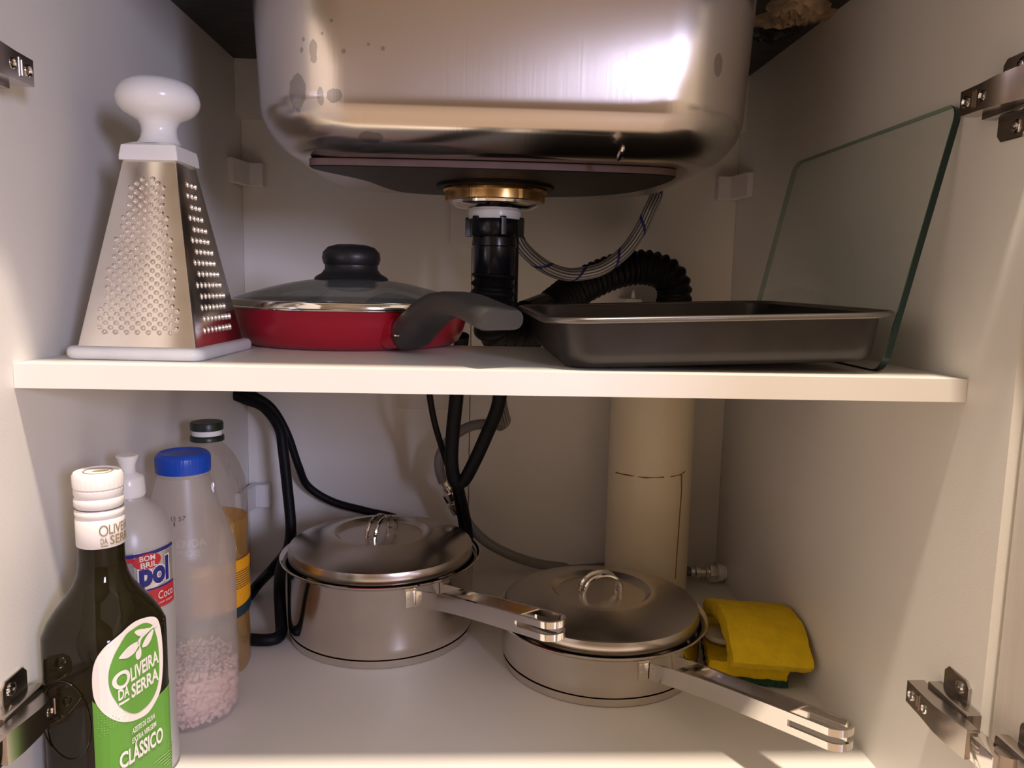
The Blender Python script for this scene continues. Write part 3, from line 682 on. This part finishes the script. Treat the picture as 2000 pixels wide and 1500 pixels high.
# embossed emblem on the unlabelled face
def onleft(u, v, e): return (u, -(OS/2+e), v)
em = [tube([onleft(.024*math.cos(t)*.8-.004, .092+.026*math.sin(t), .0004) for t in [2*PI*i/40 for i in range(40)]], .0005, 6, closed=True), tube([onleft(x, y, .0002) for x, y in ((-.02, .086), (-.006, .093), (.006, .106), (.010, .112))], .0006, 6)]
mk('embossed_emblem', join(*em), OLIVE, ob)
cz = .1985
capw = [(.0141, cz), (.0144, cz+.0005), (.0144, cz+.0175), (.0138, cz+.0185), (.0146, cz+.0205), (.0146, cz+.0225), (.0137, cz+.0240), (.0137, cz+.0248), (.0147, cz+.0265), (.0147, cz+.0300), (.0139, cz+.0318), (.0146, cz+.0335), (.0146, cz+.0365), (.0140, cz+.0372), (.0148, cz+.0380), (.0149, cz+.0455), (.0140, cz+.0474), (.0125, cz+.0478), (.0122, cz+.0472)]
cap = mk('cap', lathe(capw, 90, fn=lambda r, z, a: r*(1+.012*math.cos(30*a)) if z > cz+.0375 and z < cz+.046 and r > .0145 else r), CAPW, ob)
mk('tear_line', join(*[lathe([(.0139, cz+q), (.0142, cz+q+.0003), (.0139, cz+q+.0006)], 60, False, False) for q in (.0242, .0372)]), INK, cap)
mk('cap_print', join(shape2d(ell(0, 0, .0088, .0088), lambda u, v, e: (u, v, cz+.0473+e), .0002, holes=(ell(0, 0, .0080, .0080),), du=.1, dv=.1), shape2d(ell(.0015, .001, .005, .0018, tilt=.8), lambda u, v, e: (u, v, cz+.0473+e), .0002, du=.1, dv=.1)), GOLD, cap, smooth=0)
F_ = OS/2-ORD
def facemap(q, z, e):
    if q > F_:
        a = (q-F_)/ORD
        if a <= PI/2: return (F_+(ORD+e)*math.cos(a), F_+(ORD+e)*math.sin(a), z)
        return (F_-(q-F_-ORD*PI/2), OS/2+e, z)
    if q < -F_:
        a = (-q-F_)/ORD
        if a <= PI/2: return (F_+(ORD+e)*math.cos(a), -F_-(ORD+e)*math.sin(a), z)
        return (F_-(-q-F_-ORD*PI/2), -OS/2-e, z)
    return (OS/2+e, q, z)
def bottle_frame_px(px, py):
    """photo pixel -> (position around the bottle, height) on the bottle's own surface"""
    d = ray(px, py); rm = Matrix.Rotation(oa, 3, 'Z'); best = None; prev = None
    for i in range(-60, 56):
        q = i*.001; w_ = rm @ Vector(facemap(q, 0, 0))+Vector((OX, OY, 0))-CAM; c = d.x*w_.y-d.y*w_.x; t = (w_.x*d.x+w_.y*d.y)/(d.x**2+d.y**2)
        if prev is not None and prev[0]*c <= 0 and (best is None or t < best[2]):
            k = prev[0]/(prev[0]-c) if prev[0] != c else 0; best = (prev[1]+(q-prev[1])*k, CAM.z+d.z*(prev[2]+(t-prev[2])*k), t)
        prev = (c, q, t)
    if best is None: # just past the outline of the bottle
        return min((abs(d.x*w_.y-d.y*w_.x), q, CAM.z+d.z*(w_.x*d.x+w_.y*d.y)/(d.x**2+d.y**2)) for q, w_ in ((i*.001, rm @ Vector(facemap(i*.001, 0, 0))+Vector((OX, OY, 0))-CAM) for i in range(0, 45)))[1:]
    return best[:2]
K = lambda x, y: bottle_frame_px(180+x/4.6875, 1180+y/4.6875)
wq = [(560, 115), (480, 122), (380, 162), (280, 245), (150, 358), (65, 455), (18, 560), (4, 680), (10, 800), (32, 890), (80, 968), (150, 1030), (230, 1068), (310, 1078), (400, 1058), (500, 1000), (570, 900), (620, 780), (640, 600), (640, 420), (625, 250), (600, 150)]
gq = [(490, 170), (440, 182), (370, 225), (295, 290), (215, 430), (165, 560), (148, 660), (160, 770), (210, 880), (280, 962), (360, 998), (430, 982), (520, 900), (580, 785), (604, 660), (606, 500), (592, 340), (565, 235), (540, 188)]
zl = K(20, 900)[1]; ql = min(K(4, 900)[0], -.0300); qr = .0365
lab = mk('label', shape2d([(ql, .012), (qr, .012), (qr, K(620, 800)[1]+.004), K(560, 880), K(400, 1040), K(250, 1055), K(80, 950), (ql, zl+.001)], facemap, .0003), GREENL, ob, smooth=0, label='green paper label')
mk('emblem_border', shape2d(smooth2d([K(*p) for p in wq], 5), facemap, .0005), WHITEL, lab, smooth=0)
mk('emblem', shape2d(smooth2d([K(*p) for p in gq], 5), facemap, .0007), GREENL, lab, smooth=0)
def kpoly(pts, e=.0009): return shape2d(smooth2d([K(*p) for p in pts], 4), facemap, e)
oc = K(268, 688); orx = abs(K(336, 645)[0]-oc[0]); orz = .62*(K(337, 585)[1]-K(347, 712)[1])
prints = [kpoly([(238, 490), (285, 425), (345, 370), (410, 340), (415, 375), (380, 440), (320, 488), (270, 497)]), kpoly([(378, 252), (420, 228), (470, 222), (520, 215), (480, 245), (440, 290), (400, 282)]),
          kpoly([(448, 392), (465, 335), (500, 275), (548, 225), (545, 270), (525, 330), (490, 380)]), kpoly([(428, 385), (440, 425), (435, 480), (405, 507), (388, 480), (392, 440), (412, 415)]),
          kpoly([(405, 345), (430, 300), (470, 255), (530, 205), (575, 180), (578, 195), (535, 225), (480, 275), (440, 320), (425, 380), (412, 385)]),
          shape2d(ell(oc[0], oc[1], orx, orz), facemap, .0009, holes=(ell(oc[0], oc[1], orx*.58, orz*.62),))]
def ktext(s, bl, br, tl, bold=.03): return text2d(s, K(*bl), K(*br), K(*tl), facemap, .0009, bold)
prints += [ktext('LIVEIRA', (347, 712), (600, 530), (337, 585)), ktext('SERRA', (352, 865), (598, 688), (347, 738)), ktext('DA', (236, 885), (330, 828), (232, 785)),
           shape2d([K(240, 928), K(332, 872), K(331, 852), K(239, 905)], facemap, .0009)]
mk('emblem_lettering', join(*prints), WHITEL, lab, smooth=0)
mk('label_lettering', join(ktext('AZEITE DE OLIVA', (358, 1190), (565, 1040), (358, 1138), .02), ktext('EXTRA VIRGEM', (358, 1280), (575, 1115), (358, 1228), .02), ktext('CLÁSSICO', (250, 1512), (640, 1250), (243, 1325), .03)), WHITEL, lab, smooth=0)
dots = []
for j in range(12):
    for i in range(14-j):
        q = ql+.0035+i*.0016; z = zl-.003-j*.0017; 
        if (i*7+j*3) % 5 and z < K(32+i*18, 905+i*14)[1]-.004: dots.append(shape2d(ell(q, z, .00035, .00035, 6), facemap, .0006, du=.1, dv=.1))
if dots: mk('halftone_dots', join(*dots), LGREEN, lab, smooth=0, kind='stuff')
lines = []
for k in range(5):
    z0 = K(560, 1450)[1]-.0022*k; lines.append(shape2d([(.004+.003*k, z0-.0006), (.030, z0-.0006), (.030, z0+.0002), (.004+.003*k, z0+.0002)], facemap, .0006))
mk('fine_print', join(*lines), LGREEN, lab, smooth=0)
def capmap(cx_r):
    return lambda u, v, e: ((cx_r+e)*math.cos(u/cx_r), (cx_r+e)*math.sin(u/cx_r), v)
# neck lettering faces the same way as the label
cm = capmap(.0144); u0 = -.0125
mk('neck_lettering', join(shape2d(ell(u0+.0028, cz+.0118, .0026, .0036), cm, .0003, holes=(ell(u0+.0028, cz+.0118, .0019, .0028),), du=.002), text2d('LIVEIRA', (u0+.0058, cz+.0090), (u0+.026, cz+.0090), (u0+.0058, cz+.0152), cm, .0003, .01, du=.002),
   text2d('SERRA', (u0+.0062, cz+.0020), (u0+.026, cz+.0020), (u0+.0062, cz+.0080), cm, .0003, .01, du=.002), text2d('DA', (u0+.0008, cz+.0030), (u0+.0048, cz+.0030), (u0+.0008, cz+.0070), cm, .0003, .01, du=.002), shape2d([(u0+.0008, cz+.0014), (u0+.0048, cz+.0014), (u0+.0048, cz+.0021), (u0+.0008, cz+.0021)], cm, .0003, du=.002)), GOLD, cap, smooth=0)

# detergent bottle
LX, LY, LR = -.2682, -.4095, .0288
lb = thing('detergent_bottle', 'frosted detergent bottle with white push cap and silver label', 'bottle', (LX, LY, 0))
lp = [(.022, 0), (.0265, .001), (.0285, .005), (LR, .012), (.0272, .03), (.0268, .05), (.0275, .075), (.0282, .1), (LR, .118), (LR, .165), (.0283, .176), (.0262, .187), (.0220, .197), (.0165, .204), (.0120, .2075), (.0105, .2095), (.0105, .212)]
mk('body', lathe(lp, 64), LIMP, lb)
lc = mk('cap', lathe([(.0092, .2108), (.0108, .2112), (.0115, .213), (.0108, .2245), (.0098, .2260), (.0056, .2285), (.0050, .2300)], 40, fn=lambda r, z, a: r*(1+.008*math.cos(24*a)) if .212 < z < .225 and r > .01 else r), PWHITE, lb)
mk('spout', lathe([(.0056, .2285), (.0052, .2310), (.0055, .2345), (.0072, .2390), (.0078, .2405), (.0070, .2412), (.0001, .2410)], 32), PWHITE, lc)
def lmap(u, v, e): return ((LR+e)*math.cos(u/LR), (LR+e)*math.sin(u/LR), v)
def onlimp(px, py):
    d = ray(px, py); o = CAM-Vector((LX, LY, 0)); a = d.x**2+d.y**2; b = o.x*d.x+o.y*d.y; c = o.x**2+o.y**2-LR**2
    t = (-b-math.sqrt(max(0, b*b-a*c)))/a; p = CAM+d*t; return (math.atan2(p.y-LY, p.x-LX)*LR, p.z)
Q = lambda x, y: onlimp(220+x/5.357, 980+y/5.357)
ur = Q(590, 470)[0]; ul = ur-.056
ztop = Q(330, 540)[1]; zbot = Q(530, 1100)[1]
ll = mk('label', shape2d([(ul, zbot), (ur+.004, zbot), (ur+.004, ztop+.001), (ul, ztop+.001)], lmap, .0003), SILVER, lb, smooth=0, label='silver label')
mk('navy_band', shape2d([(ul, ztop-.0035), (ur+.004, ztop-.0010), (ur+.004, ztop+.0012), (ul, ztop-.0005)], lmap, .0005), NAVY, ll, smooth=0)
zr = Q(500, 890)[1]
mk('red_panel', shape2d([(ul, zbot+.001), (ur+.004, zbot+.001), (ur+.004, zr), (ul, zr)], lmap, .0005), REDL, ll, smooth=0)
mk('red_corner', shape2d([Q(115, 590), Q(235, 600), Q(235, 640), Q(125, 650)], lmap, .0005), REDL, ll, smooth=0)
mk('navy_rule', shape2d([(ul, zr), (ur+.004, zr), (ur+.004, zr+.0012), (ul, zr+.0012)], lmap, .0006), NAVY, ll, smooth=0)
bc = Q(365, 622)
ov = mk('brand_oval', shape2d(ell(bc[0], bc[1], .0098, .0058), lmap, .0008), REDL, ll, smooth=0)
mk('oval_lettering', join(text2d('BOM', (bc[0]-.0055, bc[1]+.0006), (bc[0]+.0050, bc[1]+.0006), (bc[0]-.0055, bc[1]+.0045), lmap, .0011, .02), text2d('BRIL', (bc[0]-.0050, bc[1]-.0042), (bc[0]+.0062, bc[1]-.0042), (bc[0]-.0050, bc[1]-.0003), lmap, .0011, .02)), WHITEL, ov, smooth=0)
zb_ = Q(450, 855)[1]; zt_ = Q(470, 560)[1]; up_ = Q(275, 800)[0]; ue = Q(572, 700)[0]
mk('name_backing', text2d('pol', (up_-.001, zb_-.0065), (ue+.0012, zb_-.0065), (up_-.001, zt_-.001), lmap, .0008, .085), WHITEL, ll, smooth=0)
mk('name_lettering', text2d('pol', (up_, zb_-.0055), (ue, zb_-.0055), (up_, zt_-.002), lmap, .0010, .045), NAVY, ll, smooth=0)
mk('scent_lettering', text2d('Coco', (Q(470, 980)[0], zr-.0085), (ur+.001, zr-.0085), (Q(470, 980)[0], zr-.0025), lmap, .0009, .005), WHITEL, ll, smooth=0)
mk('small_print', text2d('com toque', (Q(470, 1040)[0], zr-.0125), (ur, zr-.0125), (Q(470, 1040)[0], zr-.0105), lmap, .0009, 0), WHITEL, ll, smooth=0)

# milky bottle with blue cap
MX, MY, MR = -.2575, -.3315, .0397
mb = thing('milk_bottle', 'translucent white bottle with ribbed blue screw cap', 'bottle', (MX, MY, 0))
mp_ = [(.030, 0), (.036, .0008), (.0385, .004), (.0395, .012), (.0397, .03), (.0392, .034), (.0397, .036), (.0390, .040), (.0397, .043), (.0389, .064), (.0383, .066), (.0389, .068), (.0383, .070), (.0389, .072), (.0383, .074), (.0389, .076), (.0392, .124), (.0386, .126), (.0393, .128), (.0387, .130), (.0394, .132), (.0396, .142), (.0388, .148), (.0365, .155), (.0332, .165), (.0298, .175), (.0265, .185), (.0235, .1945), (.0208, .2045), (.0200, .2075), (.0208, .2085), (.0208, .2105), (.0190, .211), (.0190, .222)]
mk('body', lathe(mp_, 80, True, False), MILK, mb)
mk('cap', lathe([(.0195, .2105), (.0213, .2108), (.0215, .212), (.0213, .2225), (.0205, .2252), (.0185, .2268), (.0165, .2266), (.0160, .2260), (.0001, .2262)], 144, fn=lambda r, z, a: r*(1+.014*math.cos(48*a)) if r > .021 and z > .2125 else r), BLUE, mb)
def mrad(z):
    for (r0, z0), (r1, z1) in zip(mp_, mp_[1:]):
        if z0 <= z <= z1 and z1 > z0: return r0+(r1-r0)*(z-z0)/(z1-z0)
    return .038
def onmilk(px, py):
    z = .12
    for _ in range(12):
        r = mrad(z); d = ray(px, py); o = CAM-Vector((MX, MY, 0)); a = d.x**2+d.y**2; b = o.x*d.x+o.y*d.y; c = o.x**2+o.y**2-r*r
        t = (-b-math.sqrt(max(0, b*b-a*c)))/a; p = CAM+d*t; z = .5*z+.5*p.z
    return (math.atan2(p.y-MY, p.x-MX)*.035, p.z)
def mmap(u, v, e): r = mrad(v)+e; return (r*math.cos(u/.035), r*math.sin(u/.035), v)
G = lambda x, y: onmilk(220+x/5.357, 980+y/5.357)
mk('date_print', join(text2d('12', G(612, 195), G(662, 190), G(612, 158), mmap, .0004, 0), text2d('57', G(690, 205), G(765, 190), G(690, 160), mmap, .0004, 0), text2d('I', G(640, 255), G(652, 255), G(640, 215), mmap, .0004, 0), shape2d([G(615, 205), G(660, 202), G(660, 199), G(615, 202)], mmap, .0004)), INK, mb, smooth=0)
mk('embossed_lettering', join(text2d('ENDA', G(668, 488), G(985, 450), G(668, 405), mmap, .0005, 0), text2d('PROIB', G(668, 578), G(920, 560), G(668, 505), mmap, .0005, 0)), MILK, mb, smooth=0)
rnd = random.Random(5); gl_ = []
bmi = bmesh.new(); bmesh.ops.create_icosphere(bmi, subdivisions=1, radius=1); ico = frombm(bmi)
def grain(c, r):
    q = Matrix.Rotation(rnd.uniform(0, 6), 4, Vector((rnd.random(), rnd.random(), rnd.random()+.1)).normalized()); return xf(ico, Matrix.Translation(c) @ q @ Matrix.Diagonal((r*1.3, r, r*.8, 1)))
for k in range(620):
    a = rnd.uniform(0, 2*PI); z = rnd.uniform(.003, .043+.006*math.sin(a)); wall = min(mrad(max(.0045, z)), .0392) if z > .005 else .035
    gl_.append(grain((math.cos(a)*(wall-.0026), math.sin(a)*(wall-.0026), z), .0020))
for k in range(500):
    a = rnd.uniform(0, 2*PI); r = .036*math.sqrt(rnd.random()); gl_.append(grain((math.cos(a)*r, math.sin(a)*r, .041+.005*rnd.random()), .0020))
core = lathe([(.030, .003), (.0340, .008), (.0350, .02), (.0345, .040)], 40)
pg = mk('soap_pellets', join(core, *gl_), [PINK, PINK], fmat=lambda p: 1 if p.index < len(core[1]) else 0, loc=(MX, MY, 0), kind='stuff'); tagged(pg, 'pink soap pellets at the bottom of the milky bottle', 'pellets')

# cooking oil bottle
KX, KY, KR = -.2635, -.2545, .0345
kb_ = thing('cooking_oil_bottle', 'clear bottle of golden cooking oil with dark cap and orange label', 'bottle', (KX, KY, 0))
kp_ = [(.026, 0), (.032, .002), (.0342, .008), (.0345, .03), (.0338, .05), (.0345, .07), (.0342, .10), (.0335, .118), (.0342, .135), (.0345, .155), (.0340, .170), (.0318, .185), (.0275, .198), (.0220, .208), (.0160, .2155), (.0128, .2185), (.0122, .221), (.0122, .224)]
mk('shell', lathe(kp_, 72, True, False), PET, kb_)
mk('oil', lathe([(.0255, .0012)]+[(r-.0009, z) for r, z in kp_[1:9]]+[(.0336, .148)], 64), OIL, kb_)
ck = mk('cap', lathe([(.0125, .2205), (.0150, .2208), (.0150, .2245), (.0142, .2255), (.0138, .2258)], 48), CAPD, kb_)
mk('seal_ring', lathe([(.0132, .2255), (.0132, .2310)], 48), PWHITE, ck)
mk('cap_top', lathe([(.0138, .2305), (.0145, .2310), (.0145, .2368), (.0138, .2380), (.0001, .2378)], 48), CAPD, ck)
def kmap(u, v, e): return ((.0347+e)*math.cos(u/.0347), (.0347+e)*math.sin(u/.0347), v)
lk = mk('label', shape2d([(-.06, .066), (.02, .066), (.02, .112), (-.06, .112)], kmap, .0002), ORANGE, kb_, smooth=0, label='orange label with small print')
mk('label_lines', join(*[shape2d([(-.03, .100-.0022*i), (.010, .100-.0022*i), (.010, .1007-.0022*i), (-.03, .1007-.0022*i)], kmap, .0004) for i in range(8)]), INK, lk, smooth=0)
mk('dark_band', shape2d([(-.06, .052), (.02, .062), (.02, .072), (-.06, .062)], kmap, .0005), TEAL, lk, smooth=0)

# ================================================================== HINGES
def hinge(label, s, z0, grp=None):
    t = thing('cabinet_hinge', label, 'hinge', (s*.3, -.51, z0))
    def B(x0, x1, y0, y1, za, zb_, b=.0006): # x measured inward from the side wall
        m = box(-x1, -x0, y0+.51, y1+.51, za, zb_, b); return m if s > 0 else ([(-v[0], v[1], v[2]) for v in m[0]], [f[::-1] for f in m[1]])
    def Mir(m): return m if s > 0 else ([(-v[0], v[1], v[2]) for v in m[0]], [f[::-1] for f in m[1]])
    def plateX(pts, x0, x1, b=.0005): # outline in (y,z), extruded inward
        m = prism(pts, x0, x1, b, 1); return Mir(([(-v[2], v[0], v[1]) for v in m[0]], m[1]))
    oct_ = [(.011, -.0245), (.0145, -.021), (.0145, .021), (.011, .0245), (-.008, .0245), (-.012, .021), (-.012, -.021), (-.008, -.0245)]
    pl_ = mk('mounting_plate', plateX([(y-.0, z) for y, z in oct_], 0, .0022), HINGE, t, smooth=30)
    for zz in (-.0175, .0175):
        sw = Mir(xf(lathe([(.0042, 0), (.0042, .0008), (.0030, .0016), (.0012, .0016), (.0010, .0006)], 20), Matrix.Translation((-.0020, -.003, zz)) @ Matrix.Rotation(-PI/2, 4, 'Y'))); mk('screw', sw, CHROME, pl_)
    mk('rail', B(.001, .0105, -.535, -.492, -.0105, .0105), HINGE, t, smooth=30)
    # arm: channel, higher above the wall at its inner end
    prof = [(-.485, .009, .0205), (-.505, .0095, .0215), (-.520, .0105, .0225), (-.535, .0115, .0215), (-.549, .0125, .0195)]
    rings = [[(-x0, y+.51, -hz), (-x1, y+.51, -hz), (-x1, y+.51, hz), (-x0, y+.51, hz)] for (y, x0, x1), hz in zip(prof, (.0075, .0078, .0085, .0092, .0095))]
    am = mk('arm', Mir(loft(rings)), HINGE, t, smooth=15)
    for yy, r in ((-.4915, .0036), (-.5085, .0032)):
        sw = Mir(xf(lathe([(r, 0), (r, .0007), (r*.75, .0011), (r*.5, .0002), (r*.3, .0002)], 20), Matrix.Translation((-.0208 if yy > -.5 else -.0215, yy+.51, 0)) @ Matrix.Rotation(-PI/2, 4, 'Y'))); mk('screw', sw, CHROME, am)
    mk('slot', join(*[B(.0195, .0218, y0, y1, z0_, z1_, 0) for y0, y1, z0_, z1_ in ((-.5018, -.5010, -.0052, .0052), (-.4990, -.4982, -.0052, .0052), (-.5010, -.4990, -.0052, -.0044), (-.5010, -.4990, .0044, .0052))]), HINGE, am, smooth=0)
    mk('link', B(.0085, .0185, -.572, -.546, -.0075, .0075), CHROME, t, smooth=30)
    mk('knuckle', Mir(mv(lathe([(.0072, -.0085), (.0072, .0085)], 24), (-.008, -.060, 0))), HINGE, t, smooth=40)
    mk('cup', B(-.0015, .0085, -.590, -.556, -.0125, .0125, .003), HINGE, t, smooth=40)
    cp = mk('cup_plate', plateX(rrect(.0, 0, 0, 1) if False else [(y-.067, z) for y, z in rrect(.0125, .026, .005, 4)], -.0068, -.0008), HINGE, t, smooth=30)
    for zz in (-.0195, .0195):
        sw = Mir(xf(lathe([(.004, 0), (.004, .0006), (.003, .0012), (.0012, .0012), (.001, .0004)], 20), Matrix.Translation((.0010, -.064, zz)) @ Matrix.Rotation(-PI/2, 4, 'Y'))); mk('screw', sw, CHROME, cp)
    return t
hinge('nickel hinge on the side wall beside the sponges, below the shelf', 1, .1005)
hinge('nickel hinge on the side wall at the top corner of the glass sheet', 1, .486)
hinge('nickel hinge in front of the dark olive oil bottle', -1, .1005)
hinge('nickel hinge on the side wall next to the knob of the grater', -1, .486)
